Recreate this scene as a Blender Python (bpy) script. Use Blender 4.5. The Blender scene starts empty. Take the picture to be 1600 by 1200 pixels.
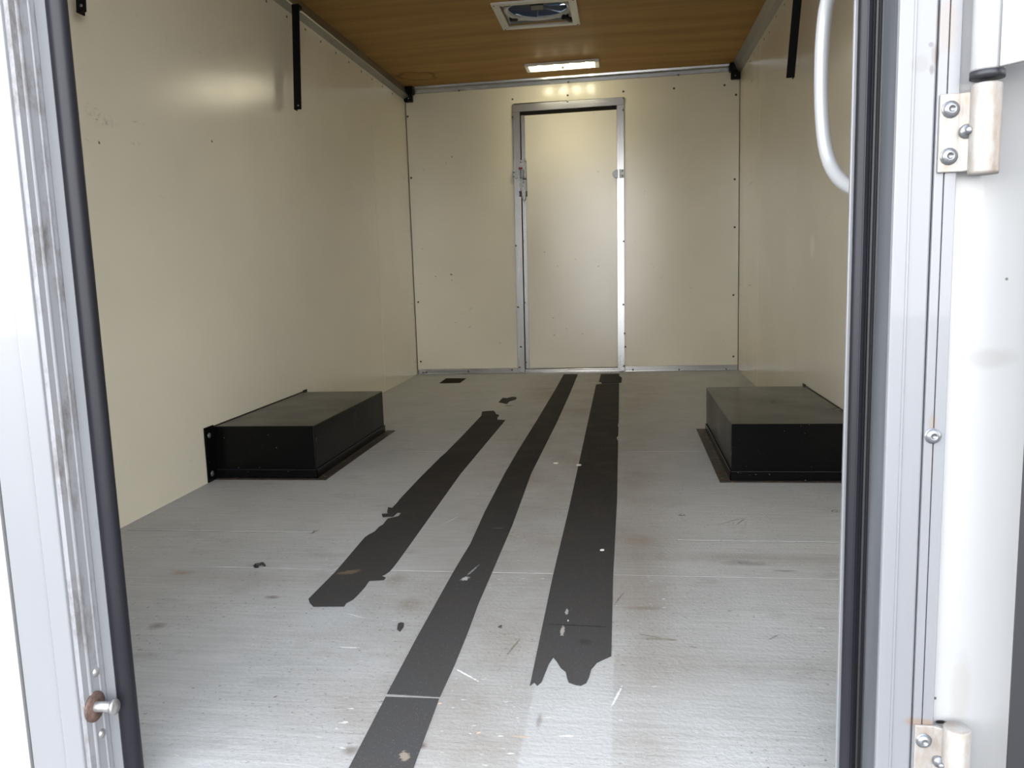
import bpy, bmesh, math, random
from mathutils import Vector, Matrix
random.seed(7)
S = bpy.context.scene
COL = S.collection

# ------------------------------------------------------------------ camera, sky, exposure
FPX, YAW, PITCH, ROLL, CAMX, CAMZ = 1276.958, -0.1396, -0.137, -0.0313, 1.3419, 0.6479
W, D = 2.03, 5.153                      # inside width, distance of the far wall
fw = Vector((math.sin(YAW)*math.cos(PITCH), math.cos(YAW)*math.cos(PITCH), math.sin(PITCH)))
r0 = Vector((math.cos(YAW), -math.sin(YAW), 0)); u0 = r0.cross(fw)
rt = math.cos(ROLL)*r0 + math.sin(ROLL)*u0; up = rt.cross(fw)
CAM = Vector((CAMX, 0, CAMZ))
cd = bpy.data.cameras.new('camera'); cam = bpy.data.objects.new('camera', cd); COL.objects.link(cam)
cd.sensor_width = 36; cd.lens = 36*FPX/1600; cd.clip_start = .02
m = Matrix((rt, up, -fw)).transposed().to_4x4(); m.translation = CAM
cam.matrix_world = m
S.camera = cam
SKY, LAMP, EXPO = 9.6, .16, 0.0
LED_W, BEAM_W = .62, 2.7
wd = bpy.data.worlds.new('overcast_sky'); S.world = wd; wd.use_nodes = True
bg = wd.node_tree.nodes['Background']; # hazy bright sky: white low down, bluer and dimmer overhead
nt = wd.node_tree; tc = nt.nodes.new('ShaderNodeTexCoord'); sp = nt.nodes.new('ShaderNodeSeparateXYZ'); mr = nt.nodes.new('ShaderNodeMapRange'); mc = nt.nodes.new('ShaderNodeMix')
mr.inputs[1].default_value = .05; mr.inputs[2].default_value = 1; mr.interpolation_type = 'SMOOTHSTEP'; mc.data_type = 'RGBA'
mc.inputs[6].default_value = (1, 1, 1, 1); mc.inputs[7].default_value = (.36, .42, .52, 1)
nt.links.new(tc.outputs['Generated'], sp.inputs[0]); nt.links.new(sp.outputs[2], mr.inputs[0]); nt.links.new(mr.outputs[0], mc.inputs[0]); nt.links.new(mc.outputs[2], bg.inputs[0])
bg.inputs[1].default_value = SKY
S.view_settings.view_transform = 'Standard'; S.view_settings.look = 'None'
S.view_settings.gamma = 1; S.view_settings.use_curve_mapping = False
S.view_settings.exposure = EXPO

def hit(px, py, ax, v):
    """point where the sight line of a photo pixel meets a real plane (axis ax = v)"""
    d = fw + rt*((px-800)/FPX) - up*((py-600)/FPX)
    return CAM + d*((v-CAM[ax])/d[ax])
def X(px, y, py=600): return hit(px, py, 1, y).x
def Z(px, py, y): return hit(px, py, 1, y).z
def zc(x): return 1.795 + .0089*x       # the roof rises a little to the right

# ------------------------------------------------------------------ materials
class NT:
    def __init__(s, name):
        s.m = bpy.data.materials.new(name); s.m.use_nodes = True
        s.t = s.m.node_tree; s.b = s.t.nodes['Principled BSDF']; s.pos = None
    def n(s, typ, ins=None, **kw):
        n = s.t.nodes.new(typ)
        for k, v in kw.items(): setattr(n, k, v)
        for k, v in (ins or {}).items(): s.set(n.inputs[k], v)
        return n
    def set(s, sock, v):
        if isinstance(v, bpy.types.NodeSocket): s.t.links.new(v, sock)
        else: sock.default_value = v
    def P(s, name, v): s.set(s.b.inputs[name], v)
    def position(s):
        if s.pos is None: s.pos = s.n('ShaderNodeNewGeometry').outputs['Position']
        return s.pos
    def scaled(s, sc, loc=(0, 0, 0), rot=(0, 0, 0)):
        return s.n('ShaderNodeMapping', {0: s.position(), 1: loc, 2: rot, 3: sc}).outputs[0]
    def noise(s, scale, detail=4, sc=(1, 1, 1), rough=.55, rot=(0, 0, 0), loc=(0, 0, 0), dist=0):
        return s.n('ShaderNodeTexNoise', {'Vector': s.scaled(sc, loc, rot), 'Scale': scale, 'Detail': detail, 'Roughness': rough, 'Distortion': dist}).outputs[0]
    def ramp(s, f, a, b, lo=0., hi=1.):
        return s.n('ShaderNodeMapRange', {0: f, 1: a, 2: b, 3: lo, 4: hi}).outputs[0]
    def math(s, op, a, b=0.):
        return s.n('ShaderNodeMath', {0: a, 1: b}, operation=op, use_clamp=False).outputs[0]
    def mix(s, f, a, b):
        n = s.n('ShaderNodeMix', data_type='RGBA'); s.set(n.inputs[0], f)
        s.set(n.inputs[6], a if isinstance(a, bpy.types.NodeSocket) else (*a, 1)); s.set(n.inputs[7], b if isinstance(b, bpy.types.NodeSocket) else (*b, 1))
        return n.outputs[2]
    def bump(s, h, dist=.001, strength=1.):
        s.P('Normal', s.n('ShaderNodeBump', {'Height': h, 'Distance': dist, 'Strength': strength}).outputs[0])
    def blob(s, c, r, soft=.35, edge=0.):
        """soft ellipse mask at world point c with radii r; edge roughens the outline"""
        v = s.n('ShaderNodeVectorMath', {0: s.position(), 1: c}, operation='SUBTRACT').outputs[0]
        v = s.n('ShaderNodeVectorMath', {0: v, 1: tuple(1/q for q in r)}, operation='MULTIPLY').outputs[0]
        l = s.n('ShaderNodeVectorMath', {0: v}, operation='LENGTH').outputs['Value']
        if edge: l = s.math('ADD', l, s.math('MULTIPLY', s.math('SUBTRACT', s.noise(40, 3), .5), edge*2))
        return s.ramp(l, 1, 1-soft)
    def box(s, lo, hi, soft=.01):
        sx = s.n('ShaderNodeSeparateXYZ', {0: s.position()})
        f = None
        for i in range(2):
            a = s.ramp(sx.outputs[i], lo[i]-soft, lo[i]); b = s.ramp(sx.outputs[i], hi[i]+soft, hi[i])
            g = s.math('MULTIPLY', a, b); f = g if f is None else s.math('MULTIPLY', f, g)
        return f

def plain(name, c, rough=.5, metal=0., coat=0., nz=0., nsc=60, sc=(1, 1, 1)):
    t = NT(name); t.P('Roughness', rough); t.P('Metallic', metal); t.P('Coat Weight', coat)
    if nz:
        f = t.noise(nsc, 5, sc)
        t.P('Base Color', t.mix(t.ramp(f, .3, .7), tuple(q*(1-nz) for q in c), tuple(min(1, q*(1+nz)) for q in c)))
    else: t.P('Base Color', (*c, 1))
    return t.m

def cream(name, c, seed, marks=(), peel=260):
    t = NT(name)
    f = t.noise(1.3, 3, loc=(seed, 0, 0)); c2 = tuple(q*.9 for q in c)
    col = t.mix(t.ramp(f, .3, .7), c2, c)
    sp = t.ramp(t.noise(38, 6, (1, 1, 1.6), .7, loc=(seed, 3, 1)), .70, .76); area = t.ramp(t.noise(1.7, 2, loc=(seed, 9, 2)), .52, .66)
    col = t.mix(t.math('MULTIPLY', t.math('MULTIPLY', sp, area), .5), col, (.12, .11, .09))
    sc_ = t.ramp(t.noise(26, 3, (1, .16, 1), .6, loc=(seed, 5, 7)), .72, .76)
    col = t.mix(t.math('MULTIPLY', sc_, .22), col, (.2, .19, .17))
    fine = t.ramp(t.noise(75, 6, (1, .6, 1.5), .75, loc=(seed, 2, 2)), .5, .62)
    for mk in marks:
        cc, r, dark = mk[:3]
        f = t.blob(cc, r, .6, .5)
        if sorted(r)[1] > .011 and not (len(mk) > 3 and mk[3]): f = t.math('MULTIPLY', f, fine)
        col = t.mix(t.math('MULTIPLY', f, mk[4] if len(mk) > 4 else .85), col, mk[3] if len(mk) > 3 and mk[3] else (dark, dark*.9, dark*.75))
    t.P('Base Color', col)
    t.P('Roughness', t.ramp(t.noise(3, 3), .2, .8, .12, .18)); t.P('Specular IOR Level', .5)
    t.bump(t.noise(peel, 2, rough=.5), .0011, .30)
    return t.m

CREAM = (.755, .71, .58)
lm = []
for px, py, rx, rz in ((146, 178, .05, .03), (160, 185, .05, .02), (176, 195, .05, .012), (139, 216, .02, .012), (214, 190, .05, .008), (212, 223, .03, .01), (214, 24, .014, .008),
                       (260, 60, .014, .007), (312, 82, .02, .006), (466, 193, .012, .02), (590, 380, .02, .006), (200, 721, .02, .006), (300, 718, .02, .01)):
    p = hit(px, py, 0, 0.0); lm.append(((0, p.y, p.z), (.02, rx, rz), .16, None, .35))
for px, py in ((121, 177), (155, 223), (331, 221)):
    p = hit(px, py, 0, 0.0); lm.append(((0, p.y, p.z), (.02, .006, .006), .03))
bm_ = []
for px, py, rx, rz in ((705, 429, .011, .008), (697, 255, .012, .01), (706, 245, .005, .008), (681, 432, .005, .005), (706, 438, .006, .004), (725, 490, .03, .004), (712, 504, .016, .003), (781, 536, .008, .003), (734, 511, .01, .003),
                       (1075, 418, .012, .006), (1040, 520, .02, .004), (660, 389, .004, .004)):
    p = hit(px, py, 1, D); bm_.append(((p.x, D, p.z), (rx, .03, rz), .14, (.05, .07, .09) if px == 705 else None, .7))
rm = []
for px, py, px2 in ((1158, 304, 1166), (1166, 291, 1180), (1172, 130, 1180), (1152, 163, 1159), (1167, 445, 1175), (1154, 444, 1159)):
    a = hit(px, py, 0, W); b = hit(px2, py, 0, W); rm.append(((W, (a.y+b.y)/2, a.z), (.03, abs(a.y-b.y)/2, .005), .03, None, .9))
for px, py, c, k in ((1269, 384, (.85, .83, .76), .6),):
    p = hit(px, py, 0, W); rm.append(((W, p.y, p.z), (.02, .05, .055), .5, c, k))
for px, py, rx, rz in ((1215, 285, .05, .006), (1238, 352, .02, .006), (1198, 195, .02, .006)):
    p = hit(px, py, 0, W); rm.append(((W, p.y, p.z), (.02, rx, rz), .16, None, .5))
dm = []
for px, py, rx, rz in ((850, 394, .012, .008), (899, 405, .004, .005), (871, 416, .004, .005), (935, 416, .006, .006), (929, 284, .02, .006), (934, 268, .008, .012), (840, 466, .025, .003), (864, 497, .008, .004), (885, 514, .006, .004), (910, 522, .008, .003), (866, 524, .01, .004)):
    p = hit(px, py, 1, D); dm.append(((p.x, D, p.z), (rx, .05, rz), .14, None, .55))
M = {}
M['wall_l'] = cream('cream_wall_paint', CREAM, 1, lm)
M['wall_b'] = cream('cream_bulkhead_paint', CREAM, 4, bm_)
M['wall_r'] = cream('cream_side_paint', CREAM, 8, rm)
M['door'] = cream('cream_door_paint', (.77, .725, .615), 12, dm)
M['groove'] = plain('dark_joint', (.05, .04, .03), .8)

def floor_mat():
    t = NT('grey_painted_plywood')
    col = t.mix(t.ramp(t.noise(2.2, 4), .3, .7), (.41, .415, .41), (.48, .485, .48))
    grain = t.noise(60, 4, (.12, 1.6, 1), .6)
    col = t.mix(t.ramp(grain, .35, .75, 0, .36), col, (.22, .215, .2))
    sx = t.n('ShaderNodeSeparateXYZ', {0: t.position()})
    walk = t.math('MULTIPLY', t.ramp(sx.outputs[0], .72, .95), t.ramp(sx.outputs[0], 1.58, 1.36))
    dirt = t.math('MULTIPLY', walk, t.ramp(t.noise(5, 6, rough=.65), .3, .72, .12, .8))
    col = t.mix(dirt, col, (.265, .235, .2))
    col = t.mix(t.ramp(t.noise(7, 5, (1, 1.4, 1), .7, loc=(3, 3, 0)), .56, .8, 0, .5), col, (.2, .19, .175))
    # worn bands across the sheets
    for c, r, k in (((1.62, 1.80, 0), (.34, .05, .1), .4), ((1.60, 1.29, 0), (.3, .05, .1), .22), ((.55, 1.62, 0), (.4, .06, .1), .22), ((1.36, 2.6, 0), (.12, 1.6, .1), .2), ((.93, 4.3, 0), (.12, .3, .1), .4), ((1.37, 1.7, 0), (.07, .6, .1), .35)):
        col = t.mix(t.math('MULTIPLY', t.blob(c, r, .9, .4), k), col, (.2, .165, .13))
    # clean paint where tape has come away
    p = [hit(x, y, 2, 0) for x, y in ((836, 1120), (955, 1120), (520, 962))]
    col = t.mix(t.math('MULTIPLY', t.box((p[0].x-.008, .5), (p[1].x, 1.33), .004), .55), col, (.43, .43, .42))
    col = t.mix(t.math('MULTIPLY', t.blob((p[2].x-.005, p[2].y, 0), (.075, .07, .1), .5, .2), .6), col, (.45, .465, .48))
    q = [hit(x, y, 2, 0) for x, y in ((755, 640), (790, 640), (905, 590), (800, 590))]
    col = t.mix(t.math('MULTIPLY', t.box((q[0].x, q[0].y-.05), (q[1].x, 5.1), .01), .3), col, (.46, .455, .43))
    # heavy dirt spots
    for px, py, rx, ry, c in ((425, 933, .018, .012, (.12, .085, .06)), (405, 884, .03, .006, (.2, .19, .17)), (285, 895, .04, .02, (.3, .24, .17)), (245, 978, .02, .02, (.17, .13, .1)), (620, 905, .03, .05, (.27, .245, .21)),
                              (640, 945, .035, .05, (.25, .225, .19)), (548, 1172, .015, .015, (.14, .11, .09)), (1010, 950, .05, .012, (.2, .17, .13)), (1025, 998, .04, .008, (.18, .16, .12)), (1050, 1000, .012, .004, (.14, .1, .06)), (1225, 892, .03, .006, (.12, .12, .115)),
                              (1165, 880, .06, .02, (.2, .195, .18)), (843, 1125, .006, .03, (.2, .17, .15)), (1000, 845, .05, .05, (.25, .21, .17)), (795, 634, .03, .03, (.16, .13, .1)), (660, 1165, .01, .01, (.1, .07, .05))):
        p = hit(px, py, 2, 0); col = t.mix(t.math('MULTIPLY', t.blob((p.x, p.y, 0), (rx, ry, .05), .8, .5), .7), col, c)
    # chips: bright and dark flecks, bare wood near the door
    dk = t.math('MULTIPLY', t.ramp(t.noise(95, 5, (1, 1.3, 1), .7), .60, .66), t.ramp(t.noise(3.2, 3, loc=(4, 0, 0)), .40, .56))
    col = t.mix(t.math('MULTIPLY', dk, .75), col, (.09, .08, .07))
    lt = t.math('MULTIPLY', t.ramp(t.noise(80, 3, (.6, 1.6, 1), .6, loc=(7, 7, 0)), .66, .71), t.ramp(t.noise(4, 3, loc=(9, 1, 0)), .42, .58))
    col = t.mix(t.math('MULTIPLY', lt, .7), col, (.7, .7, .67))
    # hair scratches
    for px, py, px2, py2, c in ((710, 1044, 750, 1066, (.8, .79, .75)), (526, 1011, 564, 1012, (.75, .74, .7)), (540, 958, 570, 966, (.62, .62, .6)), (875, 1150, 898, 1150, (.8, .79, .76)), (972, 1072, 955, 1105, (.7, .7, .68)), (1120, 820, 1166, 808, (.16, .16, .15)),
                              (1150, 820, 1166, 809, (.12, .12, .11)), (790, 1026, 815, 995, (.15, .13, .11)), (720, 805, 690, 820, (.55, .55, .53)), (752, 1144, 745, 1146, (.75, .5, .3)), (690, 1098, 684, 1100, (.75, .5, .3)), (800, 1150, 830, 1152, (.5, .36, .26)), (995, 990, 1035, 997, (.17, .14, .11)), (1200, 1000, 1220, 990, (.2, .2, .19)), (975, 925, 960, 945, (.15, .14, .13)),
                              (1075, 1010, 1090, 1012, (.15, .14, .13)), (1275, 980, 1290, 982, (.65, .65, .65)), (485, 835, 500, 827, (.1, .07, .05))):
        a = hit(px, py, 2, 0); b = hit(px2, py2, 2, 0); d = b-a; ang = math.atan2(d.y, d.x)
        v = t.n('ShaderNodeVectorMath', {0: t.position(), 1: tuple((a+b)/2)}, operation='SUBTRACT').outputs[0]
        v = t.n('ShaderNodeVectorRotate', {'Vector': v, 'Angle': -ang}, rotation_type='Z_AXIS').outputs[0]
        v = t.n('ShaderNodeVectorMath', {0: v, 1: (2/d.length, 1/.0022, 10)}, operation='MULTIPLY').outputs[0]
        l = t.n('ShaderNodeVectorMath', {0: v}, operation='LENGTH').outputs['Value']
        l = t.math('ADD', l, t.math('MULTIPLY', t.math('SUBTRACT', t.noise(180, 2), .5), 1.6))
        col = t.mix(t.math('MULTIPLY', t.ramp(l, 1.1, .6), .8), col, c)
    t.P('Base Color', col)
    t.P('Roughness', t.ramp(t.noise(6, 4), .3, .7, .5, .68)); t.P('Specular IOR Level', .35)
    t.bump(t.math('ADD', t.math('MULTIPLY', grain, .7), t.math('MULTIPLY', t.noise(140, 4), .8)), .0012, .9)
    return t.m
M['floor'] = floor_mat()

def ply_mat():
    t = NT('varnished_plywood')
    w = t.noise(3.0, 5, (.35, 3.2, 1), .6, dist=.6)
    col = t.mix(t.ramp(w, .3, .7), (.38, .215, .068), (.48, .29, .105))
    g = t.noise(40, 4, (.06, 2.2, 1), .6)
    col = t.mix(t.ramp(g, .5, .8, 0, .45), col, (.25, .125, .04))
    big = t.n('ShaderNodeTexWave', {'Vector': t.scaled((.25, 1, 1)), 'Scale': 1.6, 'Distortion': 9, 'Detail': 3, 'Detail Scale': .7}, bands_direction='Y').outputs[1]
    col = t.mix(t.ramp(big, .55, 1, 0, .35), col, (.29, .15, .055))
    # a dried water ring in the far left corner
    p = hit(652, 118, 2, 1.8)
    v = t.n('ShaderNodeVectorMath', {0: t.position(), 1: tuple(p)}, operation='SUBTRACT').outputs[0]
    l = t.n('ShaderNodeVectorMath', {0: v}, operation='LENGTH').outputs['Value']
    l = t.math('ADD', l, t.math('MULTIPLY', t.math('SUBTRACT', t.noise(9, 4), .5), .14))
    ring = t.math('MULTIPLY', t.ramp(l, .085, .1), t.ramp(l, .118, .103))
    col = t.mix(t.math('MULTIPLY', ring, .6), col, (.12, .055, .015))
    t.P('Base Color', col); t.P('Roughness', .62); t.P('Specular IOR Level', .15); t.bump(g, .0004, .4)
    return t.m
M['ply'] = ply_mat()

def alu_mat(name, c=(.43, .43, .43), rough=.26, dirt=.06, sc=(1, 1, .06), dc=(.2, .18, .16), dmin=.55, metal=.9):
    t = NT(name); t.P('Metallic', metal)
    st = t.noise(55, 5, sc, .65)
    col = t.mix(t.ramp(st, .35, .75), tuple(q*.97 for q in c), c)
    col = t.mix(t.ramp(t.noise(17, 6, (1, 1, .5), .75), dmin, dmin+.16, 0, dirt), col, dc)
    t.P('Base Color', col); t.P('Roughness', t.ramp(st, .3, .7, rough-.01, rough+.02))
    return t.m
M['alu'] = alu_mat('mill_aluminium')
M['alu_x'] = alu_mat('mill_aluminium_trim', sc=(.06, 1, 1))
M['alu_y'] = alu_mat('mill_aluminium_cove', (.33, .325, .30), .4, .3, (1, .05, 1))
M['alu_dull'] = alu_mat('weathered_aluminium', (.27, .27, .285), .6, .75, (1, 1, .05), (.10, .085, .075), .5, .25)
def white_paint(name, c, marks=()):
    t = NT(name)
    col = t.mix(t.ramp(t.noise(9, 5, (1, 1, .4)), .35, .75), c, tuple(q*.93 for q in c))
    col = t.mix(t.ramp(t.noise(60, 5, (1, 1, .3), .7), .68, .74, 0, .3), col, tuple(q*.5 for q in c))
    for cc, r, k, mc in marks: col = t.mix(t.math('MULTIPLY', t.blob(cc, r, .5, .4), k), col, mc)
    t.P('Base Color', col); t.P('Roughness', .35); t.P('Coat Weight', .2)
    return t.m
jmk = []
for px, py, rx, rz, k, c in ((1440, 1130, .02, .006, .8, (.17, .12, .09)), (1463, 85, .004, .012, .6, (.09, .075, .06)), (1458, 108, .003, .006, .7, (.06, .05, .045)), (1457, 68, .003, .003, .6, (.06, .05, .045)), (1481, 40, .012, .03, .5, (.17, .13, .105)), (1440, 100, .01, .01, .3, (.1, .09, .08)), (1457, 664, .004, .012, .6, (.17, .13, .10)), (1457, 720, .0012, .03, .4, (.15, .115, .09))):
    p = hit(px, py, 1, .846); jmk.append(((p.x, p.y, p.z), (rx, .02, rz), k, c))
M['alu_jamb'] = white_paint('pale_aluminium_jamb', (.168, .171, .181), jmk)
wmk = []
for px, py, rx, rz, k, c in ((1573, 436, .002, .002, .8, (.04, .04, .04)), (1461, 1091, .002, .002, .9, (.01, .01, .01)), (1469, 1128, .007, .003, 1, (.01, .01, .01)), (1545, 560, .03, .012, .25, (.15, .14, .12)), (1500, 1085, .012, .05, .25, (.2, .18, .14)), (1560, 1180, .02, .06, .15, (.17, .16, .15))):
    p = hit(px, py, 1, .853); wmk.append(((p.x, p.y, p.z), (rx, .02, rz), k, c))
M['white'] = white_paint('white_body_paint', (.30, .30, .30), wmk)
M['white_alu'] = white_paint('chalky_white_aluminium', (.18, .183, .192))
M['rubber'] = plain('black_rubber_seal', (.010, .010, .014), .42, nz=.3, nsc=30, sc=(1, 1, .1))
M['rubber'].node_tree.nodes['Principled BSDF'].inputs['Specular IOR Level'].default_value = .28
M['rubber_dark'] = plain('dark_rubber_seal', (.014, .014, .017), .5)
M['rubber_grey'] = plain('grey_worn_rubber', (.09, .095, .105), .5, nz=.25, nsc=20, sc=(1, 1, .1))
M['black'] = plain('black_bar_paint', (.003, .003, .0035), .55, nz=.4, nsc=80)
M['black'].node_tree.nodes['Principled BSDF'].inputs['Specular IOR Level'].default_value = .15
def box_mat():
    t = NT('black_gloss_paint')
    t.P('Base Color', t.mix(t.ramp(t.noise(120, 4), .70, .74), (.003, .003, .003), (.2, .19, .18)))
    t.P('Roughness', t.ramp(t.noise(5, 4), .3, .7, .16, .28)); t.P('Specular IOR Level', .12)
    t.bump(t.noise(90, 3), .0003, .3)
    return t.m
M['gloss'] = box_mat()
def rust_mat():
    t = NT('rusty_black_flange')
    t.P('Base Color', t.mix(t.ramp(t.noise(35, 6, rough=.7), .5, .68), (.02, .017, .015), (.10, .055, .032))); t.P('Roughness', .55)
    return t.m
M['rusty'] = rust_mat()
def tape_mat():
    t = NT('black_grip_tape')
    sx = t.n('ShaderNodeSeparateXYZ', {0: t.position()})
    near_tone = t.ramp(sx.outputs[1], 2.6, 1.2)  # tape colour turns paler from mid floor towards the doorway
    col = t.mix(near_tone, (.014, .0125, .011), (.055, .054, .053))
    col = t.mix(t.ramp(t.noise(9, 6, rough=.7), .45, .75, 0, .45), col, (.06, .045, .037))
    col = t.mix(t.ramp(t.noise(420, 3), .62, .70, 0, .5), col, (.16, .155, .15))
    col = t.mix(t.ramp(t.noise(50, 5, (1, 1, 1), .7, loc=(2, 0, 0)), .70, .74, 0, .6), col, (.3, .28, .25))
    # worn and scraped spots
    for px, py, px2, py2, w, c in ((527, 898, 565, 892, .012, (.16, .125, .08)), (723, 908, 732, 902, .008, (.5, .5, .49)), (729, 901, 748, 884, .0025, (.3, .3, .3)), (877, 995, 880, 980, .004, (.4, .38, .33)), (885, 962, 886, 953, .003, (.42, .4, .36)), (886, 971, 889, 971, .004, (.8, .8, .78)), (770, 826, 790, 826, .002, (.16, .16, .16)),
                                 (625, 1185, 640, 1182, .012, (.3, .25, .19)), (903, 1005, 925, 1003, .012, (.035, .032, .03)), (848, 976, 955, 981, .0022, (.012, .011, .01)), (770, 897, 760, 930, .004, (.2, .18, .15))):
        a = hit(px, py, 2, 0); b = hit(px2, py2, 2, 0); d = b-a; ang = math.atan2(d.y, d.x)
        v = t.n('ShaderNodeVectorMath', {0: t.position(), 1: tuple((a+b)/2)}, operation='SUBTRACT').outputs[0]
        v = t.n('ShaderNodeVectorRotate', {'Vector': v, 'Angle': -ang}, rotation_type='Z_AXIS').outputs[0]
        v = t.n('ShaderNodeVectorMath', {0: v, 1: (2/d.length, 1/w, 10)}, operation='MULTIPLY').outputs[0]
        l = t.n('ShaderNodeVectorMath', {0: v}, operation='LENGTH').outputs['Value']
        l = t.math('ADD', l, t.math('MULTIPLY', t.math('SUBTRACT', t.noise(130, 5, rough=.7), .5), 2.2))
        col = t.mix(t.math('MULTIPLY', t.ramp(l, 1.1, .7), .8), col, c)
    t.P('Base Color', col); t.P('Roughness', .8); t.P('Specular IOR Level', .25)
    t.bump(t.noise(500, 2), .0006, .6)
    return t.m
M['tape'] = tape_mat()
M['zinc'] = plain('zinc_plate', (.32, .325, .315), .4, .8, nz=.25, nsc=90)
M['zinc_bolt'] = plain('zinc_bolt_head', (.20, .205, .215), .33, .7, nz=.15, nsc=120)
M['screw'] = plain('dull_dark_screw', (.10, .095, .085), .45, .7)
M['screw_pale'] = plain('painted_screw', (.42, .39, .31), .4)
M['hinge'] = None
def hinge_mat():
    t = NT('stained_hinge_steel'); t.P('Metallic', .2)
    col = t.mix(t.ramp(t.noise(55, 6, (1, 1, .45), .7), .42, .72), (.27, .26, .245), (.20, .15, .11))
    t.P('Base Color', col); t.P('Roughness', .48); return t.m
M['hinge'] = hinge_mat()
M['rust_ring'] = plain('rusty_washer', (.12, .075, .06), .65, .3, nz=.5, nsc=90)
M['pin'] = plain('worn_steel_pin', (.33, .32, .31), .35, .7, nz=.3, nsc=120)
M['vent_white'] = plain('white_vent_plastic', (.72, .70, .66), .4)
M['knob'] = plain('black_knob_plastic', (.012, .012, .012), .4)
M['red'] = plain('red_paint_mark', (.13, .008, .006), .5)
M['paper'] = plain('pale_litter', (.75, .74, .7), .7)
M['patch'] = plain('dark_rust_patch', (.016, .009, .007), .7, nz=.4, nsc=40)
M['patch'].node_tree.nodes['Principled BSDF'].inputs['Specular IOR Level'].default_value = .05
M['chrome_handle'] = plain('pale_handle_coating', (.30, .305, .31), .3, .1)
M['concrete'] = plain('worn_asphalt', (.13, .13, .125), .9, nz=.15, nsc=3)
M['lid'] = None
t = NT('smoky_translucent_lid'); t.P('Base Color', (.08, .13, .20, 1)); t.P('Roughness', .25); t.P('Transmission Weight', 0)
tr = t.n('ShaderNodeBsdfTranslucent', {0: (.15, .19, .24, 1)}); mx = t.n('ShaderNodeMixShader', {0: .75})
t.t.links.new(t.b.outputs[0], mx.inputs[1]); t.t.links.new(tr.outputs[0], mx.inputs[2]); t.t.links.new(mx.outputs[0], t.t.nodes['Material Output'].inputs[0])
M['lid'] = t.m
t = NT('slate_blue_fan_plastic'); t.P('Base Color', (.03, .05, .075, 1)); t.P('Roughness', .35)
tr = t.n('ShaderNodeBsdfTranslucent', {0: (.16, .24, .34, 1)}); mx = t.n('ShaderNodeMixShader', {0: .6})
t.t.links.new(t.b.outputs[0], mx.inputs[1]); t.t.links.new(tr.outputs[0], mx.inputs[2]); t.t.links.new(mx.outputs[0], t.t.nodes['Material Output'].inputs[0])
M['blade'] = t.m
def emis(name, c, s):
    t = NT(name); t.P('Base Color', (.8, .8, .75, 1)); t.P('Emission Color', (*c, 1)); t.P('Emission Strength', s); return t.m
LC = (1, .93, .66)
M['lens'] = emis('lit_lamp_lens', LC, 4*LAMP)
M['led'] = emis('lit_led', LC, 130*LAMP)

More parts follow.
